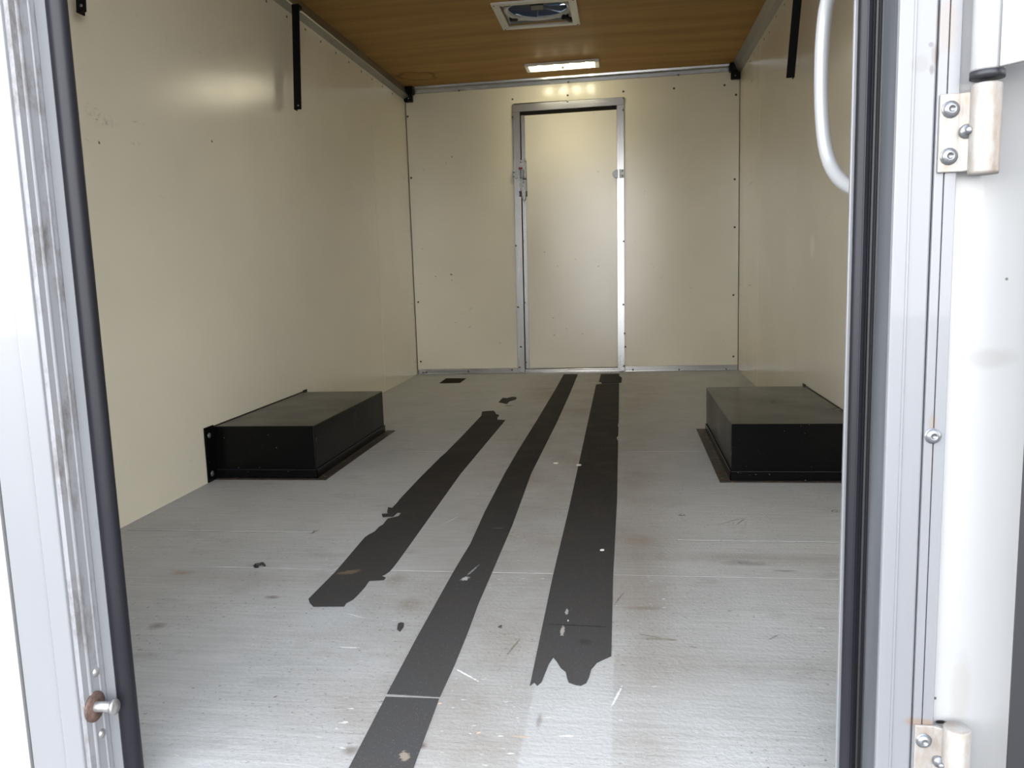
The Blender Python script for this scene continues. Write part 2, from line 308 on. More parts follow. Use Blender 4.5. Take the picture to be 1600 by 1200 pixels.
# ------------------------------------------------------------------ mesh helpers
WL = {}
class MB:
    def __init__(s): s.v = []; s.f = []; s.smooth = []
    def add(s, v, f, sm=False):
        b = len(s.v); s.v += [Vector(q) for q in v]; s.f += [[b+i for i in g] for g in f]; s.smooth += [sm]*len(f); return s
    def box(s, x0, x1, y0, y1, z0, z1):
        return s.add([(x, y, z) for z in (z0, z1) for y in (y0, y1) for x in (x0, x1)],
                     [(0, 2, 3, 1), (4, 5, 7, 6), (0, 1, 5, 4), (2, 6, 7, 3), (0, 4, 6, 2), (1, 3, 7, 5)])
    def prism(s, pts, dv):
        """polygon pts (3-D) swept along dv"""
        n = len(pts); pts = [Vector(p) for p in pts]; dv = Vector(dv)
        nrm = sum(((pts[i]-pts[0]).cross(pts[(i+1) % n]-pts[0]) for i in range(1, n-1)), Vector())
        if nrm.dot(dv) > 0: pts = pts[::-1]
        return s.add(pts+[p+dv for p in pts], [list(range(n)), [2*n-1-i for i in range(n)]]+[(i, i+n, (i+1) % n+n, (i+1) % n) for i in range(n)])
    def tube(s, path, r, n=12, cap=True, sm=True):
        path = [Vector(p) for p in path]; rr = r if isinstance(r, (list, tuple)) else [r]*len(path)
        t0 = (path[1]-path[0]).normalized(); a = t0.orthogonal().normalized(); V = []; F = []
        for i, p in enumerate(path):
            t_ = (path[min(i+1, len(path)-1)]-path[max(i-1, 0)]).normalized()
            a = (a - t_*a.dot(t_)).normalized(); b = t_.cross(a)
            V += [p+(a*math.cos(2*math.pi*k/n)+b*math.sin(2*math.pi*k/n))*rr[i] for k in range(n)]
        for i in range(len(path)-1):
            F += [(i*n+k, i*n+(k+1) % n, (i+1)*n+(k+1) % n, (i+1)*n+k) for k in range(n)]
        s.add(V, F, sm)
        if cap: s.add(V[:n], [list(range(n))[::-1]]); s.add(V[-n:], [list(range(n))])
        return s
    def lathe(s, o, ax, prof, n=16):
        """prof = [(radius, height)] turned about axis ax at o"""
        o = Vector(o); ax = Vector(ax).normalized(); a = ax.orthogonal().normalized(); b = ax.cross(a); V = []; F = []
        for r, h in prof: V += [o+ax*h+(a*math.cos(2*math.pi*k/n)+b*math.sin(2*math.pi*k/n))*r for k in range(n)]
        for i in range(len(prof)-1): F += [(i*n+k, i*n+(k+1) % n, (i+1)*n+(k+1) % n, (i+1)*n+k) for k in range(n)]
        return s.add(V, F, True)
    def build(s, name, mat, parent=None, bevel=0., seg=2, warp=None, origin=None):
        base = WL[parent.name] if parent else Vector(origin or (0, 0, 0))
        if warp: s.v = [Vector(warp(*p)) for p in s.v]
        me = bpy.data.meshes.new(name); me.from_pydata([tuple(p-base) for p in s.v], [], s.f)
        me.polygons.foreach_set('use_smooth', s.smooth); me.materials.append(M[mat]); me.update()
        o = bpy.data.objects.new(name, me); COL.objects.link(o)
        if parent: o.parent = parent
        else: o.location = base
        WL[o.name] = base.copy()
        if bevel:
            b = o.modifiers.new('bevel', 'BEVEL'); b.width = bevel; b.segments = seg; b.limit_method = 'ANGLE'; b.angle_limit = .6
        return o
def empty(name, loc=(0, 0, 0), parent=None):
    o = bpy.data.objects.new(name, None); COL.objects.link(o); o.empty_display_size = .05
    o.location = loc; WL[o.name] = Vector(loc); return o
def tag(o, label, cat, group=None, kind=None):
    o['label'] = label; o['category'] = cat
    if group: o['group'] = group
    if kind: o['kind'] = kind
    return o
def structure(o, label=None, cat=None):
    o['kind'] = 'structure'
    if label: o['label'] = label; o['category'] = cat
    return o
DOME = [(.0001, .45), (.35, .43), (.65, .34), (.88, .18), (1, 0)][::-1]
CACHE = {}
def screw(parent, pos, nrm, r=.004, mat='screw', name='screw', prof=None, h=1.):
    """a round head on a surface; alike heads share their mesh"""
    key = (r, mat, name, h)
    if key not in CACHE:
        o = MB().lathe((0, 0, 0), (0, 0, 1), [(q*r, w*r*h) for q, w in (prof or DOME)], 14).build(name, mat); CACHE[key] = o.data
        o.modifiers.clear()
    else:
        o = bpy.data.objects.new(name, CACHE[key]); COL.objects.link(o)
    if parent: o.parent = parent; pos = Vector(pos)-WL[parent.name]
    o.location = pos; o.rotation_euler = Vector(nrm).to_track_quat('Z', 'Y').to_euler()
    return o

# ------------------------------------------------------------------ setting: ground, shell
g = MB().box(-14, 16, -16, 12, -.62, -.52).build('ground', 'concrete'); structure(g, 'dark asphalt ground outside under the trailer', 'ground')

FY0 = .845
seams = [FY0, 1.683, 2.878, 3.395, D+.02]
fl = MB().box(-.03, W+.03, FY0, D+.02, -.06, -.012).build('floor', 'groove'); structure(fl, 'grey painted plywood floor of the trailer', 'floor')
for a, b in zip(seams[:-1], seams[1:]):
    MB().box(-.005, W+.005, a+.0012, b-.0012, -.0119, 0).build('floor_sheet', 'floor', fl, .0004, 1)
# filled slots across the floor just inside the second sheet
for x0, x1, yy in ((.03, .541, 1.941), (1.457, 2.0, 1.922)):
    MB().box(x0, x1, yy-.0105, yy-.009, -.001, .0004).box(x0, x1, yy+.009, yy+.0105, -.001, .0004).box(x0 if x0 > 1 else x1, (x0 if x0 > 1 else x1)+.0015, yy-.0105, yy+.0105, -.001, .0004).build('slot_joint', 'groove', fl)
    MB().box(x0, x1, yy-.008, yy+.008, -.001, .0012).build('slot_filler', 'floor', fl, .0006, 1)

YS = 4.42
def side_wall(name, x0, x1, face, mat, label):
    w = MB().box(x0, x1, .93, D+.06, -.06, 1.9).build(name, 'white'); structure(w, label, 'wall')
    s = 1 if face > 0 else -1
    for a, b in ((.93, YS), (YS, D)):
        xa = x1 if s > 0 else x0
        MB().box(min(xa, xa+s*.008), max(xa, xa+s*.008), a+.0008, b-.0008, -.004, 1.88).build('wall_panel', mat, w, .0015, 1)
    return w
wl = side_wall('wall_left', -.05, -.008, 1, 'wall_l', 'long cream painted plywood wall on the left')
wr = side_wall('wall_right', W+.008, W+.05, -1, 'wall_r', 'cream painted plywood wall on the right, in shade')
# screws under the left cove, evenly spaced; the same on the right
for px, py in ((416, 2), (448, 26), (477, 46), (501, 65), (524.5, 82.5), (545, 97), (564.5, 112), (581, 124), (597.5, 135), (612.5, 146)):
    screw(wl, hit(px, py, 0, 0), (1, 0, 0), .0055, 'screw')
for px, py in ((1226, 7), (1213, 26), (1202, 50), (1194, 61), (1186, 73), (1179, 84), (1172, 96)):
    screw(wr, hit(px, py, 0, W), (-1, 0, 0), .005, 'screw')
for px, py in ((631, 278), (643.5, 474), (648, 566)): screw(wl, hit(px, py, 0, 0), (1, 0, 0), .006, 'screw_pale')
for px, py in ((1157, 461), (1158, 360)): screw(wr, hit(px, py, 0, W), (-1, 0, 0), .006, 'screw_pale')

# far wall: three plywood panels round the door opening
DX0, DX1, DZ = .672, 1.338, 1.655
def warp(x, y, z): return (x + .009*(z-.8), y, z + (.0085*(x-.3))*(z/1.7))
wb = MB().box(-.05, W+.05, D+.06, D+.10, -.06, 1.9).build('wall_back', 'white'); structure(wb, 'cream painted far wall with the narrow door in its middle', 'wall')
MB().prism([(.004, D, 0), (DX0-.006, D, 0), (DX0+.008, D, DZ+.005), (DX0+.008, D, 1.86), (.004, D, 1.86)], (0, .06, 0)).build('wall_panel', 'wall_b', wb)
MB().prism([(DX1-.006, D, 0), (W-.003, D, 0), (W-.003, D, 1.87), (DX1+.008, D, 1.87), (DX1+.008, D, DZ+.01)], (0, .06, 0)).build('wall_panel', 'wall_b', wb)
MB().box(DX0+.008, DX1+.008, D, D+.06, DZ+.01, 1.87).build('wall_panel', 'wall_b', wb)
for px, py in ((637, 182), (642.5, 278), (653.5, 472), (657.5, 565), (1146, 461), (1146, 557), (1132, 133), (1150, 148), (1053, 138), (974, 143), (801, 155), (887, 149), (1148, 280), (1148, 355)):
    screw(wb, hit(px, py, 1, D), (0, -1, 0), .0065, 'screw')

# far door
d1 = empty('door_1', (1.0, D, 0)); structure(d1, 'narrow cream plywood door in the far wall with aluminium frame', 'door')
yf = D-.006
def dbox(*a): return MB().box(*a)
fr = [dbox(DX0-.006, DX0+.040, yf-.003, D+.02, .004, DZ-.004).build('door_frame', 'alu', d1, .0015, 1, warp),
      dbox(DX1-.038, DX1+.006, yf-.003, D+.02, .004, DZ-.004).build('door_frame', 'alu', d1, .0015, 1, warp),
      dbox(DX0-.006, DX1+.006, yf-.005, D+.02, DZ-.046, DZ).build('door_frame', 'alu_x', d1, .0015, 1, warp)]
dbox(DX0+.035, DX1-.03, yf-.01, D+.03, -.001, .026).box(DX0+.035, DX1-.03, yf-.016, D, .006, .012).build('door_sill', 'alu_x', d1, .001, 1)
dbox(DX0+.046, DX1-.036, D+.012, D+.04, .028, DZ-.066).build('door_leaf', 'door', d1, .002, 1, warp)
dbox(DX0+.044, DX0+.068, D+.006, D+.03, .028, DZ-.064).build('edge_strip', 'alu', d1, .001, 1, warp)
dbox(DX0+.02, DX1-.02, D+.041, D+.055, 0, DZ-.02).build('door_rebate', 'groove', d1, warp=warp)
for px, py in ((801.5, 165), (801, 183), (886.5, 159), (974, 153.5), (973.5, 172), (806, 384), (809.5, 480), (814, 542), (812, 574), (974.5, 377), (974, 476), (975, 572), (976, 521), (977, 542)):
    f_ = fr[2] if py < 167 and px < 975 and not (py > 160 and px < 810) else (fr[0] if px < 900 else fr[1])
    p = hit(px, py, 1, yf-.003); screw(f_, (p.x, yf-.0055 if f_ is fr[2] else yf-.0035, p.z), (0, -1, 0), .006, 'screw' if py > 180 else 'zinc_bolt')
for px, py in ((817.5, 377), (820, 473), (822, 566)):
    p = hit(px, py, 1, D+.006); screw(d1, (p.x, D+.0055, p.z), (0, -1, 0), .005, 'screw')
# surface latch on the left edge of the leaf
yl = D-.012
def L(px, py, y=None): return hit(px, py, 1, y if y else yl)
a, b = L(811, 250), L(823.5, 307)
lt = MB().box(a.x, b.x, yl, D+.012, b.z, a.z).build('latch', 'zinc', d1, .002, 1)
p = L(816, 272); q = L(803, 272)
MB().box(p.x-.012, p.x+.012, yl-.012, yl+.001, p.z-.026, p.z+.026).build('latch_bolt', 'zinc_bolt', lt, .004, 2)
p = L(813.5, 263); MB().box(p.x-.013, p.x+.012, yl-.002, yl+.001, p.z-.006, p.z+.006).build('red_mark', 'red', lt)
MB().prism([L(816.5, 279), L(822.5, 278), L(822.5, 281), L(817, 281)], (0, -.003, 0)).build('latch_spring', 'knob', lt)
MB().prism([L(815, 292), L(819, 289), L(822, 298), L(822, 311), L(819, 315), L(816, 309)], (0, -.012, 0)).build('latch_lever', 'zinc', lt, .002, 1)
a, b = L(811.5, 299), L(824, 307); MB().box(a.x, b.x, yl-.004, yl+.001, b.z, a.z).build('latch_foot', 'knob', lt, .001, 1)
screw(lt, L(818.5, 284.5), (0, -1, 0), .006, 'zinc_bolt'); screw(lt, L(814, 253.5), (0, -1, 0), .004, 'screw'); screw(lt, L(820, 252.5), (0, -1, 0), .004, 'screw')
yk = yf-.012
a, b = hit(800.5, 266.5, 1, yk), hit(810, 278.5, 1, yk)
sk = MB().box(a.x, b.x, yk, yf, b.z, a.z).build('strike_plate', 'zinc', d1, .001, 1)
for py in (269.5, 276): screw(sk, hit(803, py, 1, yk), (0, -1, 0), .0045, 'screw')
# round catch on the right stile
a, b = hit(967.5, 264.5, 1, yk), hit(975.5, 277.5, 1, yk)
ck = MB().box(a.x, b.x, yk, yf, b.z, a.z).build('catch_plate', 'zinc', d1, .001, 1)
for py in (267, 274.5): screw(ck, hit(972.5, py, 1, yk), (0, -1, 0), .0045, 'screw')
c_ = hit(965.5, 271.5, 1, yk)
MB().prism([c_+Vector((-.033*math.sin(k*math.pi/10), 0, .026*math.cos(k*math.pi/10))) for k in range(11)], (0, .012, 0)).build('catch_tab', 'zinc_bolt', ck, .001, 1)

# aluminium kick strips at the foot of the far wall
def kick(name, x0, x1, label, sp):
    o = MB().box(x0, x1, D-.004, D, .001, .034).box(x0, x1, D-.016, D-.004, .001, .004).build(name, 'alu_x', None, .0008, 1); structure(o, label, 'trim')
    for px, py in sp: screw(o, hit(px, py, 1, D-.004), (0, -1, 0), .006, 'screw')
kick('baseboard_back_left', .008, DX0-.012, 'aluminium kick strip left of the far door', ((661, 582), (666.5, 581.5), (732, 580.5), (800, 578)))
kick('baseboard_back_right', DX1+.002, W-.004, 'aluminium kick strip right of the far door', ((989, 577.5), (1061, 577.5), (1135, 576.5)))

# ceiling of plywood, roof skin above, hole for the vent
VX0, VX1, VY0, VY1 = .780, 1.150, 3.69, 4.08
hx0, hx1, hy0, hy1 = VX0+.035, VX1-.035, VY0+.04, VY1-.04
def zw(x, y, z): return (x, y, z+.0089*x)
ce = MB()
for a in ((-.05, hx0, .80, D+.1), (hx1, W+.05, .80, D+.1), (hx0, hx1, .80, hy0), (hx0, hx1, hy1, D+.1)): ce.box(a[0], a[1], a[2], a[3], 1.795, 1.80)
ce = ce.build('ceiling', 'ply', None, warp=zw); structure(ce, 'brown plywood ceiling', 'ceiling')
ro = MB()
for a in ((-.06, hx0, .78, D+.12), (hx1, W+.06, .78, D+.12), (hx0, hx1, .78, hy0), (hx0, hx1, hy1, D+.12)): ro.box(a[0], a[1], a[2], a[3], 1.801, 1.86)
ro.build('roof_skin', 'white', ce, warp=zw)
# coves and corner caps
cv = MB().prism([(0, .93, 1.722), (.030, .93, 1.736), (.032, .93, 1.742), (.014, .93, 1.7962), (0, .93, 1.796)], (0, D-.93, 0)).build('trim_1', 'alu_y'); structure(cv, 'aluminium cove along the left wall under the ceiling', 'trim')
for px, py in ((492, 24), (558, 78), (582, 105)): screw(cv, hit(px, py, 0, .026), (1, 0, .3), .005, 'screw')
cv2 = MB().prism([(W, .93, 1.7596), (W-.026, .93, 1.770), (W-.029, .93, 1.776), (W-.046, .93, 1.8128), (W, .93, 1.8132)], (0, D-.93, 0)).build('trim_2', 'alu_y'); structure(cv2, 'aluminium cove along the right wall under the ceiling', 'trim')
for px, py in ((1182, 48),): screw(cv2, hit(px, py, 0, W-.03), (-1, 0, .3), .005, 'screw')
cb = MB().prism([(.03, D, 1.755), (.03, D-.006, 1.757), (.03, D-.012, 1.775), (.03, D-.022, 1.784), (.03, D-.024, 1.7962), (.03, D, 1.7965)], (W-.06, 0, 0)).build('trim_3', 'alu_x', warp=lambda x, y, z: (x, y, z+.0089*x)); structure(cb, 'aluminium trim across the top of the far wall', 'trim')
for px, py in ((717, 141.5), (888, 128), (1060, 117)):
    p = hit(px, py, 1, D-.01); screw(cb, (p.x, D-.009, p.z), (0, -1, 0), .006, 'screw')
def corner(x, s, z, label):
    o = empty('corner_cap', (x, D, z)); tag(o, label, 'bracket', 'black corner caps under the ceiling')
    def bx(a, b, *r): return MB().box(min(x+s*a, x+s*b), max(x+s*a, x+s*b), *r)
    bx(.0, .052, D-.035, D-.001, z-.088, z-.03).build('cap_leg', 'black', o, .004, 2)
    bx(.016, .064, D-.06, D-.001, z-.048, z-.002).build('cap_head', 'black', o, .006, 2)
    bx(.028, .038, D-.064, D-.058, z-.044, z-.008).build('cap_rib', 'black', o, .002, 1)
    screw(o, (x+s*.03, D-.036, z-.07), (0, -1, 0), .004, 'zinc_bolt')
corner(.002, 1, 1.796, 'black plastic corner cap above the left end of the far wall')
corner(W-.002, -1, 1.812, 'black plastic corner cap above the right end of the far wall')

# ------------------------------------------------------------------ rear frame round the open doorway
YO, YI = .849, .893                      # outer face, seal face
ZB, ZT = -.08, 1.74
wre = MB()
xl0 = X(-22, .855); xr1 = 1.80
# solid rear wall left and right of the doorway and over it
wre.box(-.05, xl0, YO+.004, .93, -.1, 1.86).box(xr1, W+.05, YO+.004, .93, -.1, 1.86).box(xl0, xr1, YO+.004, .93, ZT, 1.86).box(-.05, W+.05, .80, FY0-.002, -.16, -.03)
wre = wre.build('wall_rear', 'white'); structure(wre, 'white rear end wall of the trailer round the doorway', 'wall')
# left jamb
xA, xB, xC = X(69, YO), X(38, YO), X(-22, YO)
jl = empty('trim_4', (xA, YO, 0)); structure(jl, 'left side of the rear door frame, white outside with dirty aluminium return', 'door frame')
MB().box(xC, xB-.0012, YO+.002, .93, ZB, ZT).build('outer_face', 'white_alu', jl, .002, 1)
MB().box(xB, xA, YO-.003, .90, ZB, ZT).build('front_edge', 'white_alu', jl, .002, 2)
xs = X(115, YI)
MB().box(xA-.02, xs, YO+.001, .93, ZB, ZT).build('return_face', 'alu_dull', jl, .002, 1)
# shallow ridges running up the return
for yy, rr in ((.8655, .0045), (.8845, .003)): MB().tube([(xs-rr*.62, yy, ZB), (xs-rr*.62, yy, ZT)], rr, 14).build('return_ridge', 'alu_dull', jl)
x1, x2, x3 = xs, X(131, YI), X(156, YI)
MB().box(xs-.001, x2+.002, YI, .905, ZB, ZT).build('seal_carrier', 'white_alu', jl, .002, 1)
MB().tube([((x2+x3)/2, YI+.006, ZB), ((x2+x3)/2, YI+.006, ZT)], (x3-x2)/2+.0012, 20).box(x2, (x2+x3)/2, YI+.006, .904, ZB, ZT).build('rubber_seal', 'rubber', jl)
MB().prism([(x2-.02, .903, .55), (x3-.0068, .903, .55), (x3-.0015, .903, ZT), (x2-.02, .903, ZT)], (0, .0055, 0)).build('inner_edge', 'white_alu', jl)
# latch pin on the return
pp = hit(147, 1104, 0, xs)
pin = empty('latch_pin', (xs, pp.y, pp.z)); tag(pin, 'short steel pin with flat head and rusty washer on the left door frame', 'pin')
R_ = lambda *q: [(a, b) for a, b in q]
MB().lathe((xs, pp.y, pp.z), (1, 0, 0), [(.0001, 0), (.0185, 0), (.0185, .0025), (.006, .003)], 24).build('washer', 'rust_ring', pin)
MB().lathe((xs, pp.y, pp.z), (1, 0, .02), [(.0066, .001), (.0066, .021), (.0055, .0225), (.0055, .0255), (.0005, .0255)], 18).build('pin_shaft', 'pin', pin)
MB().lathe((xs, pp.y, pp.z), (1, 0, .02), [(.0005, .0255), (.0095, .0255), (.0098, .0285), (.0092, .0295), (.0001, .0297)], 20).build('pin_head', 'pin', pin)
for k, (px, py) in enumerate(((150, 1050), (159.5, 1146))):
    p = hit(px, py, 0, xs)
    s_ = screw(jl, p, (1, 0, 0), .0062, 'pin', 'dome_screw', h=1.2)

# right jamb
jr = empty('trim_5', (X(1387, YO), YO, 0)); structure(jr, 'right side of the rear door frame, white aluminium with black seals', 'door frame')
q0 = X(1387, YO); q1 = X(1445, YO); q2 = X(1479, YO); qs = X(1366, YI)
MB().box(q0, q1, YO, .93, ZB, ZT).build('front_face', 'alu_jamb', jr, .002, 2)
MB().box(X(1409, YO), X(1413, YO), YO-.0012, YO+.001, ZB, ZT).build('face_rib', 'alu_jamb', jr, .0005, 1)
MB().box(qs-.0005, q0+.004, YO+.0022, .93, ZB, ZT).build('return_face', 'rubber_grey', jr, .001, 1)
qm = X(1460.5, YO)
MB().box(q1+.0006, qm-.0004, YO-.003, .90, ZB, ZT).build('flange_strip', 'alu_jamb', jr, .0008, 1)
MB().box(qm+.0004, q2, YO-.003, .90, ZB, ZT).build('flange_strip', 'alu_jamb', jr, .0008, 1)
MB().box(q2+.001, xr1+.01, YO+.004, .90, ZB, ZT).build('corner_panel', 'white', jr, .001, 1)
e0, e1 = X(1320, YI+.012), X(1328, YI+.012)
MB().box(e0, e1+.004, YI+.010, YI+.016, ZB, ZT).build('inner_edge', 'white_alu', jr, .0008, 1)
MB().box(e1+.001, qs+.02, YI+.006, .93, ZB, ZT).build('seal_carrier', 'rubber_dark', jr)
b0, b1, b2 = X(1328, YI), X(1351, YI), X(1365, YI)
rb = (b1-b0)/2
MB().tube([(b0+rb, YI+.004, ZB), (b0+rb, YI+.004, ZT)], rb, 20).build('rubber_seal', 'rubber', jr)
MB().tube([(b0+rb*1.1, YI+.004-rb*.98, ZB), (b0+rb*1.1, YI+.004-rb*.98, ZT)], .0010, 8).build('seal_rib', 'rubber', jr)
r2_ = .0022
for k in range(2): MB().tube([(b1+.0035+k*.006, YI+.004, ZB), (b1+.0035+k*.006, YI+.004, ZT)], r2_, 10).build('seal_lip', 'rubber_dark', jr)
SOCK = [(1.12, 0), (1.12, .1), (1, .12), (.97, .35), (.8, .55), (.5, .66), (.42, .66), (.40, .42), (.0001, .40)]
pb = hit(1457.5, 681, 1, YO-.003)
screw(jr, pb, (0, -1, 0), .0072, 'zinc_bolt', 'bolt', SOCK)

# hinges
def hinge(px_l, px_f, px_a, py0, py1, label, bolts, stud, strap, name='door_hinge'):
    yh = YO-.007
    pyc = (py0+py1)/2
    xl, xf, xa = hit(px_l, pyc, 1, yh).x, hit(px_f, pyc, 1, yh).x, hit(px_a, pyc, 1, yh-.011).x
    z1, z0 = Z(px_l, py0, yh), Z(px_l, py1, yh); r = .0128
    o = empty(name, (xl, YO, z0)); tag(o, label, 'hinge', 'hinges of the open rear door')
    ya = yh-.009
    # leaf with a swept shoulder into the knuckle
    prof = [(xl, yh), (xf, yh), ((xf+xa)/2-.002, yh-.005), (xa-.009, ya-.0085), (xa, ya-r), (xa+.004, ya-r+.002), (xa, ya), (xf+.004, yh+.004), (xl, yh+.004)]
    MB().prism([(x, y, z0) for x, y in prof], (0, 0, z1-z0)).build('hinge_leaf', 'hinge', o, .0008, 1)
    MB().lathe((xa, ya, z0-.004), (0, 0, 1), [(.0001, 0), (r*1.0, 0), (r*1.02, .003), (r*1.02, z1-z0+.008), (r*.92, z1-z0+.0095), (.0001, z1-z0+.0095)], 28).build('knuckle', 'hinge', o)
    for bx_, by_ in bolts: screw(o, hit(bx_, by_, 1, yh), (0, -1, 0), .0072, 'zinc_bolt', 'bolt', SOCK)
    sp = hit(*stud, 1, yh-.004)
    MB().lathe(sp+Vector((0, .004, 0)), (-.12, -1, .02), [(.0068, 0), (.0068, .004), (.0055, .0065), (.003, .007), (.003, .012), (.0022, .013), (.0001, .013)], 16).build('grease_nipple', 'zinc_bolt', o)
    if strap:
        zt = z1+.0095
        MB().lathe((xa, ya, zt), (0, 0, 1), [(.0001, 0), (r*1.15, 0), (r*1.15, .0065), (.0001, .0065)], 24).build('bushing', 'rubber_dark', o)
        dx, dy = .60, -.80; n_ = Vector((-dy, dx, 0))
        zs = zt+.0068
        MB().lathe((xa, ya, zs), (0, 0, 1), [(.0001, 0), (r*1.08, 0), (r*1.1, .002), (r*1.1, .104), (.0001, .106)], 28).build('strap_knuckle', 'white', o)
        a = Vector((xa, ya, zs))+Vector((.6, .8, 0))*(-.006)
        P0 = a+Vector((dx, dy, 0))*.0135; 
        MB().prism([P0+Vector((.8, .6, 0))*.004, P0+Vector((dx, dy, 0))*.3+Vector((.8, .6, 0))*.004, P0+Vector((dx, dy, 0))*.3-Vector((.8, .6, 0))*.002, P0-Vector((.8, .6, 0))*.002], (0, 0, .104)).build('hinge_strap', 'white', o, .0008, 1)
        MB().lathe((xa, ya, zs+.107), (0, 0, 1), [(.0001, 0), (r*1.15, 0), (r*1.15, .006), (.0001, .006)], 24).build('bushing', 'rubber_dark', o)
        z2 = zs+.113
        MB().prism([(x, y, z2) for x, y in prof], (0, 0, z1-z0)).build('hinge_leaf', 'hinge', o, .0008, 1)
        MB().lathe((xa, ya, z2), (0, 0, 1), [(.0001, 0), (r, 0), (r*1.02, .003), (r*1.02, z1-z0), (.0001, z1-z0)], 28).build('knuckle', 'hinge', o)
    return o, Vector((xa, ya, z0))
h1, ax1 = hinge(1468, 1500, 1540, 147, 270, 'weathered steel hinge with two bolts high on the right door frame', ((1485.5, 171), (1482.5, 244.5)), (1512, 205), True)
h2, ax2 = hinge(1428, 1457, 1494, 1134, 1262, 'rust stained lower hinge at the bottom right of the door frame', ((1443, 1157), (1441, 1232)), (1469, 1191), False)

# the open rear door, swung out to the right beyond the picture edge
dd = Vector((.60, -.80, 0)); dn = Vector((-.80, -.60, 0))      # along the leaf, towards the doorway side
A0 = Vector((X(1606, .80), .80, 0))
d2 = empty('door_2', tuple(A0)); structure(d2, 'open rear door swung out past the right edge with black rubber edge seal', 'door')
def leaf(a, b, t0, t1, z0, z1, nm, mt, bev=.002):
    return MB().prism([A0+dd*a+dn*t0+Vector((0, 0, z0)), A0+dd*b+dn*t0+Vector((0, 0, z0)), A0+dd*b+dn*t1+Vector((0, 0, z0)), A0+dd*a+dn*t1+Vector((0, 0, z0))], (0, 0, z1-z0)).build(nm, mt, d2, bev, 1)
leaf(.0, .022, -.012, .004, -.06, 1.70, 'edge_seal', 'rubber_dark', .003)
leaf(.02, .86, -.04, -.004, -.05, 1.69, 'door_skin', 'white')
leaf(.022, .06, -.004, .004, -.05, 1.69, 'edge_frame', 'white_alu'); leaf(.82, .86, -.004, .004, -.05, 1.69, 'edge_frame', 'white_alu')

# grab handle inside the doorway on the right
hp = [(1352, 300, .925), (1336, 297, .945), (1318, 287, .968), (1303, 270, .992), (1294, 250, 1.006), (1288, 225, 1.014), (1284.5, 190, 1.018), (1283, 150, 1.02), (1283.2, 105, 1.02), (1285, 60, 1.018), (1288, 28, 1.015), (1292, 0, 1.010)]
pts = [hit(a, b, 1, c) for a, b, c in hp]
pts += [pts[-1]+Vector((.006, -.012, .020)), pts[-1]+Vector((.020, -.035, .038)), pts[-1]+Vector((.040, -.085, .052))]
gh = MB().tube([pts[0].lerp(pts[1], 0)]+pts[1:], .0081, 16).build('grab_handle', 'chrome_handle', origin=tuple(pts[0])); tag(gh, 'pale bent grab handle beside the doorway at upper right', 'handle')
sb = gh.modifiers.new('smooth', 'SUBSURF'); sb.levels = 1; sb.render_levels = 2

# ------------------------------------------------------------------ wheel boxes
def wheel_box(x0, x1, y0, y1, side, label):
    """side = +1: stands against the left wall, -1: against the right"""
    H = .175
    o = empty('wheel_box', ((x0+x1)/2, (y0+y1)/2, 0)); tag(o, label, 'wheel box', 'black steel wheel boxes on the floor')
    MB().box(x0, x1, y0, y1, 0, H).build('box_shell', 'gloss', o, .003, 2)
    xi = x1 if side > 0 else x0; s = side
    def bx(a, b, *r): return MB().box(min(a, b), max(a, b), *r)
    MB().box(x0-(.004 if s < 0 else 0), x1+(.004 if s > 0 else 0), y0-.004, y0+.001, .002, .030).build('base_angle', 'gloss', o, .0015, 1)
    bx(xi, xi+s*.004, y0-.004, y1, .002, .030).build('base_angle', 'gloss', o, .0015, 1)
    MB().tube([(x0, y0-.003, .031), (x1, y0-.003, .031)], .0022, 6).build('weld_bead', 'rubber', o)
    MB().tube([(xi+s*.003, y0, .031), (xi+s*.003, y1, .031)], .0016, 6).build('weld_bead', 'rubber', o)
    bx(xi, xi+s*.036, y0-.018, y1+.03, .0002, .004).build('floor_flange', 'rusty', o, .001, 1)
    MB().box(x0, x1, y0-.018, y0-.003, .0002, .004).build('floor_flange', 'rusty', o, .001, 1)
    for yy in (y0+.02, y1-.02): screw(o, (xi+s*.022, yy, .004), (0, 0, 1), .006, 'screw')
    xw = x0 if s > 0 else x1
    for ya, yb in ((y0-.062, y0-.002), (y1+.002, y1+.04)):
        bx(xw+s*.0005, xw+s*.005, ya, yb, .001, H+.006).build('wall_flange', 'gloss', o, .001, 1)
    bx(xw+s*.0005, xw+s*.004, y0-.062, y1+.04, H, H+.0025).build('wall_flange', 'rusty', o, .001, 1)
    for zz in (.026, .152):
        for yy in (y0-.036, y1+.026): screw(o, (xw+s*.005, yy, zz), (s, 0, 0), .0095, 'zinc_bolt', 'bolt')
    return o
wheel_box(.0005, .346, 2.474, 3.235, 1, 'low black steel wheel box against the left wall')
wheel_box(1.654, W-.0005, 2.467, 3.24, -1, 'low black steel wheel box by the right wall, cut off by the door frame')

# ------------------------------------------------------------------ hanging bars under the coves
def bar(top, bot, wx, label, face=1):
    top, bot = Vector(top), Vector(bot); d = bot-top
    o = empty('hanging_bar', tuple(bot)); tag(o, label, 'bar', 'black steel bars hanging from the coves')
    def seg(x0, x1, y0, y1, nm):
        MB().prism([top+Vector((x0, y0, 0)), top+Vector((x1, y0, 0)), top+Vector((x1, y1, 0)), top+Vector((x0, y1, 0))], d).build(nm, 'black', o, .001, 1)
    seg(-wx/2, wx/2, 0, .004, 'bar_face')
    e = -wx/2 if face > 0 else wx/2-.004
    seg(e, e+.004, .004, .03, 'bar_side')
    MB().box(top.x-wx/2, top.x+wx/2, top.y-.004, top.y+.034, top.z-.004, top.z+.014).build('hinge_tab', 'black', o, .003, 1)
    screw(o, bot+Vector((wx*.1*face, -.0005, .015)), (0, -1, 0), .0038, 'zinc_bolt', 'rivet')
    return o
